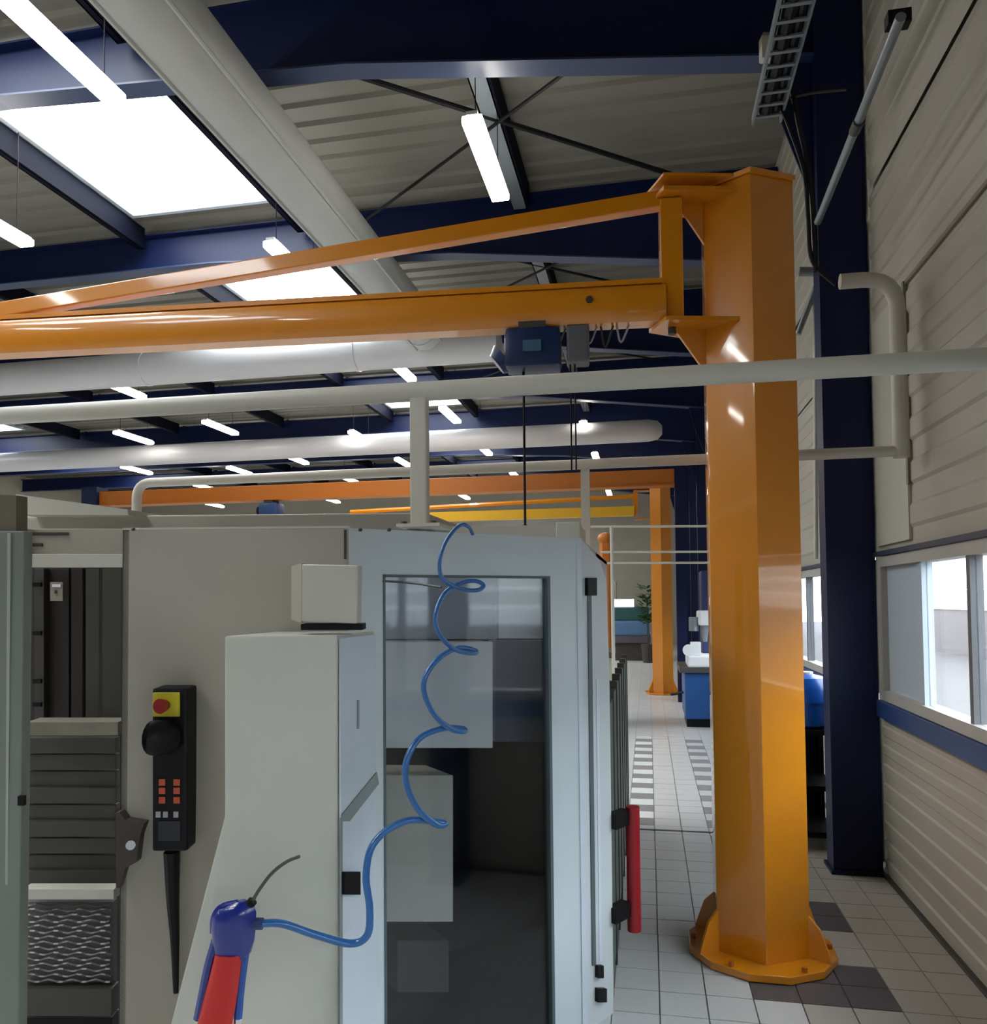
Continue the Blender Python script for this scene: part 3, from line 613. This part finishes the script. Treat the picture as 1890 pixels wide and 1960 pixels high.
# ------------------------------------------------------------------ spiral hose
DH = 2.0
hp_ = [(905, 1022, .10), (897, 1008, .06), (880, 1006, .03), (855, 1035, -.02), (842, 1075, -.04), (848, 1108, -.02), (880, 1126, .03), (912, 1130, .06), (926, 1121, .08), (910, 1112, .08), (882, 1116, .05),
       (850, 1138, 0), (834, 1180, -.03), (842, 1215, -.02), (872, 1243, .03), (905, 1250, .07), (911, 1246, .09), (880, 1240, .05), (845, 1256, 0), (817, 1290, -.03), (812, 1325, -.03), (832, 1368, 0), (862, 1394, .05),
       (888, 1400, .08), (886, 1395, .09), (850, 1394, .05), (805, 1412, 0), (780, 1452, -.03), (778, 1500, -.03), (800, 1548, 0), (835, 1578, .05), (853, 1577, .07), (835, 1573, .06), (785, 1570, .02), (740, 1590, 0), (710, 1625, -.02),
       (701, 1680, -.03), (708, 1740, -.03), (703, 1790, -.03), (670, 1806, -.03), (600, 1788, -.05), (540, 1768, -.08), (490, 1768, -.10)]
hz = thing('spiral_hose', atD(880, 1010, DH), 'light blue spiral air hose dangling before the glazed machine door', 'hose')
n_h = len(hp_)
hpts = smooth([atD(x, y, DH + d) for x, y, d in hp_], 6)
build('hose_tube', MB().tube(hpts, [.0048 + .0048 * min(1, i / len(hpts) * 1.1) for i in range(len(hpts))], 10), HOSE, hz, sm=True)
lead = build('lead_line', MB().tube(smooth([atD(733, 1112, 2.1), atD(790, 1116, 2.08), atD(845, 1124, DH)], 6), .0035, 6), DARK, hz)
# ------------------------------------------------------------------ air gun
DG = 1.90
ag = thing('air_gun', atD(440, 1780, DG), 'blue air blow gun with red lever hanging at the lower left', 'air gun')
def ringE(x, y, D, rx, ry, ang, seg=16):
    c = atD(x, y, D); u = RT * math.cos(ang) + UP * math.sin(ang)
    return [c + u * (rx * math.cos(2 * math.pi * i / seg)) + FW * (ry * math.sin(2 * math.pi * i / seg)) for i in range(seg)]
px = DG / F
hdg = MB().loft([ringE(x, y, DG, rx * px, ry * px, an) for x, y, rx, ry, an in ((462, 1724, 10, 8, .1), (452, 1735, 34, 16, .1), (449, 1750, 42, 20, .1), (447, 1775, 43, 22, .1), (447, 1800, 41, 22, .05), (445, 1822, 36, 20, 0), (440, 1836, 28, 18, 0))])
build('gun_body', hdg, GUNB, ag, sm=True)
build('hanging_loop', MB().tube(smooth([atD(408, 1785, DG), atD(410, 1755, DG), atD(425, 1736, DG), atD(455, 1728, DG)], 6), .008, 8), GUNB, ag, sm=True)
build('hose_socket', MB().tube([atD(480, 1768, DG), atD(503, 1768, DG)], .014, 10), mat('socket', (.02, .04, .16), .4), ag, sm=True)
build('nozzle_collar', MB().tube([atD(470, 1742, DG), atD(484, 1724, DG)], .012, 10), BLACK, ag, sm=True)
build('nozzle_tube', MB().tube(smooth([atD(480, 1732, DG), atD(495, 1705, DG), atD(520, 1672, DG), atD(548, 1650, DG), atD(574, 1639, DG)], 6), .0042, 8), mat('nozzle_steel', (.10, .10, .08), .35, metal=.5), ag, sm=True)
lv = MB().loft([ringE(x, y, DG - .012, rx * px, 14 * px, 0, 12) for x, y, rx in ((438, 1826, 26), (430, 1870, 29), (420, 1920, 32), (408, 1975, 34), (398, 2030, 30))]); build('red_lever', lv, mat('lever_red', (.55, .012, .01), .3), ag, sm=True)
build('grip_rail', MB().tube(smooth([atD(414, 1800, DG + .0), atD(400, 1850, DG), atD(388, 1910, DG), atD(380, 1950, DG + .0)], 5), .0125, 8), GUNB, ag, sm=True)
build('grip_rail', MB().tube(smooth([atD(472, 1810, DG), atD(466, 1850, DG), atD(460, 1900, DG), atD(456, 1948, DG)], 5), .0105, 8), mat('rail_blue', (.02, .08, .35), .3), ag, sm=True)
build('grip_tip', MB().tube([atD(456, 1946, DG), atD(454, 1975, DG)], .010, 8), CHROME, ag, sm=True)
# ------------------------------------------------------------------ services by the column
cy = thing('cable_tray', (.7, 2.0, 4.25), 'dark ladder cable tray running overhead beside the near blue column', 'cable tray')
for dx in (-.075, .075): build('side_rail', MB().box((.70 + dx - .006, 1.8, 4.22), (.70 + dx + .006, 4.55, 4.27)), GREYM, cy)
for k in range(26): build('rung', MB().box((.63, 1.86 + k * .105, 4.23), (.77, 1.88 + k * .105, 4.24)), GREYM, cy)
build('cable_bundle', MB().tube([(.69, 1.8, 4.27), (.69, 4.5, 4.27)], .04, 8).tube([(.74, 1.8, 4.26), (.74, 4.5, 4.26)], .02, 8), BLACK, cy)
for j, (p, r_) in enumerate((([(1490, 190), (1510, 240), (1540, 330), (1548, 420), (1556, 500), (1600, 545)], .012), ([(1512, 150), (1530, 240), (1552, 340), (1560, 440), (1562, 520)], .014), ([(1500, 190), (1560, 178), (1620, 172)], .007))):
    tag(build('hanging_cable', MB().tube(smooth([atY(x, y, 4.45) for x, y in p], 6), r_, 7), BLACK if j < 2 else DARK, sm=True), ['black cable looping down left of the blue column, nearer the orange post', 'thicker black cable dropping straight beside the blue column', 'short dark cable running level across the top of the blue column'][j], 'cable')
pp = thing('conduit_pipe', (.95, 3.1, 3.64), 'blue-grey pipe slanting down across the near blue column', 'pipe')
pa, pb_ = atX(1725, 32, .93), atX(1566, 425, .93)
build('pipe', MB().tube([pa, pb_], .019, 12), GREYM, pp, sm=True)
build('bracket', MB().box((pa.x - .03, pa.y + .04, pa.z + .01), (pa.x + .05, pa.y + .09, pa.z + .06)), BLACK, pp)
build('sleeve', MB().tube([atX(1645, 232, .93), atX(1636, 252, .93)], .024, 12), DARK, pp, sm=True)
q = atD(1470, 95, 4.6); db = thing('alarm_sounder', q, 'small off-white box at the right end of the nearest blue rafter', 'box')
build('housing', MB().ob(q, RT, FW, Z, .045, .03, .07), BEIGEL, db, bevel=.012, sm=True); build('cap', MB().ob(q + Z * .08, RT, FW, Z, .03, .02, .012), BTNW, db)
# grey wall brackets and conduits in the gap between post and column
for j, (x0, y0, x1, y1, r_) in enumerate(((1530, 520, 1568, 520, .03), (1560, 560, 1563, 1070, .013), (1528, 640, 1566, 540, .02))):
    tag(build('wall_conduit', MB().tube([atY(x0, y0, 5.3), atY(x1, y1, 5.3)], r_, 10), GREYM if j != 1 else DUCT, sm=True), ['short level grey pipe between orange post and blue column', 'thin pale vertical conduit on the left edge of the blue column', 'slanted grey pipe stub between orange post and blue column'][j], 'pipe')
# ------------------------------------------------------------------ drum and cart behind the post
ct = thing('trolley_cart', (1.05, 5.6, 0), 'black shelf cart between the orange post and the blue column', 'cart')
cx0, cx1, cy0, cy1 = .84, 1.12, 5.15, 5.55
for xx in (cx0, cx1 - .03):
    for yy in (cy0, cy1 - .03): build('leg', MB().box((xx, yy, 0), (xx + .03, yy + .03, .74)), BLACK, ct)
for zz in (.08, .36, .70): build('shelf', MB().box((cx0, cy0, zz), (cx1, cy1, zz + .03)), BLACK, ct)
build('back_board', MB().box((cx0, cy1, .05), (cx1, cy1 + .01, .74)), BLACK, ct)
dm = thing('plastic_drum', (.98, 5.34, .73), 'bright blue rounded drum on the black cart', 'drum')
R_ = []
for z, r_ in ((.731, .13), (.75, .165), (.86, .175), (.97, .17), (1.04, .13), (1.06, .05)): R_.append([(.98 + r_ * math.cos(i * math.pi / 12), 5.34 + r_ * math.sin(i * math.pi / 12), z) for i in range(24)])
build('barrel', MB().loft(R_), DRUM, dm, sm=True); build('band', MB().tube([(.98, 5.34, .89), (.98, 5.34, .905)], .18, 24), DRUM, dm, sm=True)
build('lid', MB().tube([(.98, 5.34, 1.05), (.98, 5.34, 1.075)], .05, 14), WHITEP, dm)
tag(build('red_canister', MB().loft([[(.90 + r_ * math.cos(i * math.pi / 8), 5.75 + r_ * math.sin(i * math.pi / 8), z) for i in range(16)] for z, r_ in ((.0, .07), (1.05, .07), (1.12, .05), (1.17, .02))]), RED, sm=True), 'red canister peeping between orange post and blue drum', 'canister')
# ------------------------------------------------------------------ far cranes
def jib(c, h, label, L, zb, mt, sc=1.0, dirx=-1, tie=True, aoff=0):
    C = Vector(c); r = thing('jib_crane', C, label, 'crane'); a = math.pi / -2
    build('post', MB().loft([hexpts(C, .19 * sc, .02, a), hexpts(C, .19 * sc, h, a)]), mt, r)
    build('base_plate', MB().loft([[C + Vector((.30 * sc * math.cos(i * math.pi / 6), .30 * sc * math.sin(i * math.pi / 6), z)) for i in range(12)] for z in (.003, .03)]), mt, r)
    for i in range(6):
        d = Vector((math.cos(a + i * math.pi / 3), math.sin(a + i * math.pi / 3), 0)); s = Vector((-d.y, d.x, 0)) * .006
        build('gusset', MB().pr([C + d * .18 * sc + Z * .03 - s, C + d * .28 * sc + Z * .03 - s, C + d * .18 * sc + Z * .24 - s], s * 2), mt, r)
    e = Vector((math.cos(aoff) * -1, math.sin(aoff), 0)); sd_ = Vector((-e.y, e.x, 0))
    for z in (zb - .06, h - .04): build('bracket', MB().ob(C + e * .27 + Z * z, e, sd_, Z, .16, .09, .01), mt, r)
    build('boom_upright', MB().ob(C + e * .4 + Z * ((zb + h - .06) / 2), e, sd_, Z, .04, .04, (h - .06 - zb) / 2), mt, r)
    build('boom_rail', MB().ob(C + e * (.42 + L / 2) + Z * (zb + .08), e, sd_, Z, L / 2, .06, .08), YELLOW if tie else mt, r)
    if tie:
        s = C + e * .42 + Z * (h - .12); t_ = C + e * (.42 + L) + Z * (zb + .22)
        build('tie_bar', MB().tube([s, t_], .035, 4), mt, r)
    return r, e
c2 = atZ(1271, 1330, 0); c2.y = 13.2; c2.x = .222; c2.z = 0
jib(c2, 3.38, 'second orange jib crane with yellow boom, standing far down the aisle', 5.0, 2.93, ORANGE)
c3 = Vector((-.82, 16.0, 0))
r3 = thing('jib_crane', c3, 'third burnt-orange crane post just right of the machine top corner, far away', 'crane')
build('post', MB().loft([hexpts(c3, .13, .0, 0), hexpts(c3, .13, 2.75, 0)]), ORANGE2, r3); build('cap', MB().ell(c3 + Z * 2.78, .17, .17, .13, 12, 8), ORANGE2, r3, sm=True)
# overhead bridge crane with orange girder
bx0, bx1 = atY(196, 945, 12.2), atY(1240, 925, 12.2); zg = 3.38
bc = thing('bridge_crane', (bx1.x, 12.2, 0), 'long orange overhead crane girder in the distance behind the rails', 'crane')
build('girder', MB().box((bx0.x, 12.12, 3.28), (bx1.x + .4, 12.28, 3.52)), ORANGE2, bc, bevel=.01)
build('girder_flange', MB().box((bx0.x, 12.06, 3.26), (bx1.x + .4, 12.34, 3.28)), ORANGE2, bc)
build('end_support', MB().box((bx0.x - .3, 12.05, 0), (bx0.x, 12.35, 3.6)), BLUE, bc)
build('end_support', MB().box((bx1.x + .4, 12.1, 0), (bx1.x + .55, 12.3, 3.5)), BLUE, bc)
q = atY(520, 952, 12.2)
h2 = thing('chain_hoist', (q.x, 12.2, 3.2), 'small blue hoist on the distant orange girder', 'hoist')
build('body', MB().box((q.x - .17, 12.05, 2.98), (q.x + .17, 12.35, 3.22)), mat('hoist_far', (.02, .05, .14), .4), h2, bevel=.05, sm=True); build('trolley', MB().box((q.x - .08, 12.08, 3.22), (q.x + .08, 12.32, 3.262)), DARK, h2)
build('end_cap', MB().tube([(q.x - .17, 12.2, 3.09), (q.x - .24, 12.2, 3.09)], .08, 12), BLACK, h2)
# ------------------------------------------------------------------ far machines down the aisle
m1 = thing('milling_machine', (.62, 9.9, 0), 'blue-based white milling machine right of the aisle beside the orange post', 'machine')
build('base', MB().box((.42, 9.75, .10), (.95, 10.6, .66)), BLUEM, m1, bevel=.02); build('foot', MB().box((.44, 9.8, 0), (.93, 10.5, .10)), BLACK, m1)
build('drip_tray', MB().box((.36, 9.7, .66), (.98, 10.65, .72)), DARKG, m1)
build('table', MB().box((.46, 9.75, .72), (.96, 10.4, .86)), WHITEP, m1, bevel=.02)
build('vice', MB().box((.50, 9.8, .86), (.62, 9.95, 1.02)), WHITEP, m1, bevel=.01)
build('column', MB().box((.66, 10.2, .86), (.95, 10.6, 1.9)), mat('far_navy', (.02, .03, .10), .4), m1, bevel=.02)
build('spindle_head', MB().box((.60, 9.85, 1.22), (.90, 10.3, 1.40)), WHITEP, m1, bevel=.03)
build('spindle', MB().tube([(.68, 9.95, 1.22), (.68, 9.95, 1.02)], [.05, .025], 12), GREYM, m1, sm=True)
build('hand_wheel', MB().tube([(.47, 9.72, .93), (.47, 9.70, .93)], .07, 16), WHITEP, m1)
build('motor', MB().tube([(.55, 9.98, 1.15), (.55, 9.98, 1.32)], .06, 12), GREYM, m1, sm=True)
build('lever', MB().tube([(.40, 9.76, .42), (.25, 9.70, .40)], .015, 6), BLACK, m1)
m2 = thing('lathe', (-.45, 20.3, 0), 'far blue and teal machine with white top display at the end of the aisle', 'machine')
build('base', MB().box((-.95, 20.1, 0), (.02, 21.2, .45)), DARK, m2); build('bed', MB().box((-.92, 20.0, .45), (.05, 21.2, .62)), mat('far_purple', (.10, .08, .10), .5), m2)
build('body', MB().box((-.88, 20.1, .62), (.03, 21.1, 1.0)), mat('far_blue', (.10, .20, .38), .4), m2, bevel=.04); build('hood', MB().box((-.86, 20.15, 1.0), (.02, 21.0, 1.35)), TEAL, m2, bevel=.04)
build('display', MB().box((-.84, 20.1, 1.35), (-.35, 20.4, 1.55)), SCREEN, m2)
pl = thing('potted_plant', (-.02, 19.5, 0), 'dark green leafy plant left of the second orange crane post', 'plant')
lf = MB()
for i in range(260):
    a = random.uniform(0, 6.28); rr = random.uniform(0, .2); z = random.uniform(.95, 1.85); c = Vector((-.02 + rr * math.cos(a), 19.5 + rr * math.sin(a), z)); d = Vector((math.cos(a), math.sin(a), random.uniform(-.3, .6))).normalized(); s = d.cross(Z).normalized() * .045
    lf.add([c, c + d * .09 + s, c + d * .2, c + d * .08 - s], [(0, 1, 2, 3)])
build('leaves', lf, mat('leaf_green', (.05, .13, .03), .5, noise=.3), pl, kind='stuff'); build('stem', MB().tube([(-.02, 19.5, .4), (-.02, 19.5, 1.6)], .02, 6), BROWN, pl)
build('pot', MB().loft([[(-.02 + r_ * math.cos(i * .5236), 19.5 + r_ * math.sin(i * .5236), z) for i in range(12)] for z, r_ in ((0, .12), (.45, .17))]), DARK, pl)
# green machine and mesh beyond the big machine, left of the aisle
gm = thing('machine_guard', (P3.x - .02, 4.5, 0), 'dark green slatted guard just past the big machine along the aisle', 'guard')
gx = P3.x
for k in range(7):
    y0 = P3.y + .07 + k * .36; build('guard_panel', MB().box((gx - .03 - .01 * (k % 2), y0, .05), (gx - .005, y0 + .32, 1.13)), GREEN, gm)
    build('guard_post', MB().box((gx - .04, y0 + .32, 0), (gx, y0 + .36, 1.16)), DARKG, gm)
m4 = thing('workbench', (-1.6, 9, 0), 'low brown cluttered bench left of the aisle beyond the green guard', 'bench')
build('top', MB().box((-2.3, 9.4, .85), (-.42, 10.4, .92)), BROWN, m4); build('front', MB().box((-2.3, 9.45, 0), (-.45, 10.35, .85)), mat('bench_beige', (.4, .36, .3), .5), m4)
fw_ = build('wall_board', MB(), WALL, kind='structure') if False else None
m5 = thing('tall_cabinet', (-1.4, 24, 0), 'pale grey tall cabinet against the far wall', 'cabinet')
build('body', MB().box((-2.2, 24, 0), (-.95, 24.8, 2.1)), BEIGEL, m5, bevel=.01); build('door', MB().box((-2.15, 23.97, .1), (-1.6, 24, 2.0)), BEIGEL, m5); build('door', MB().box((-1.55, 23.97, .1), (-1.0, 24, 2.0)), BEIGEL, m5)
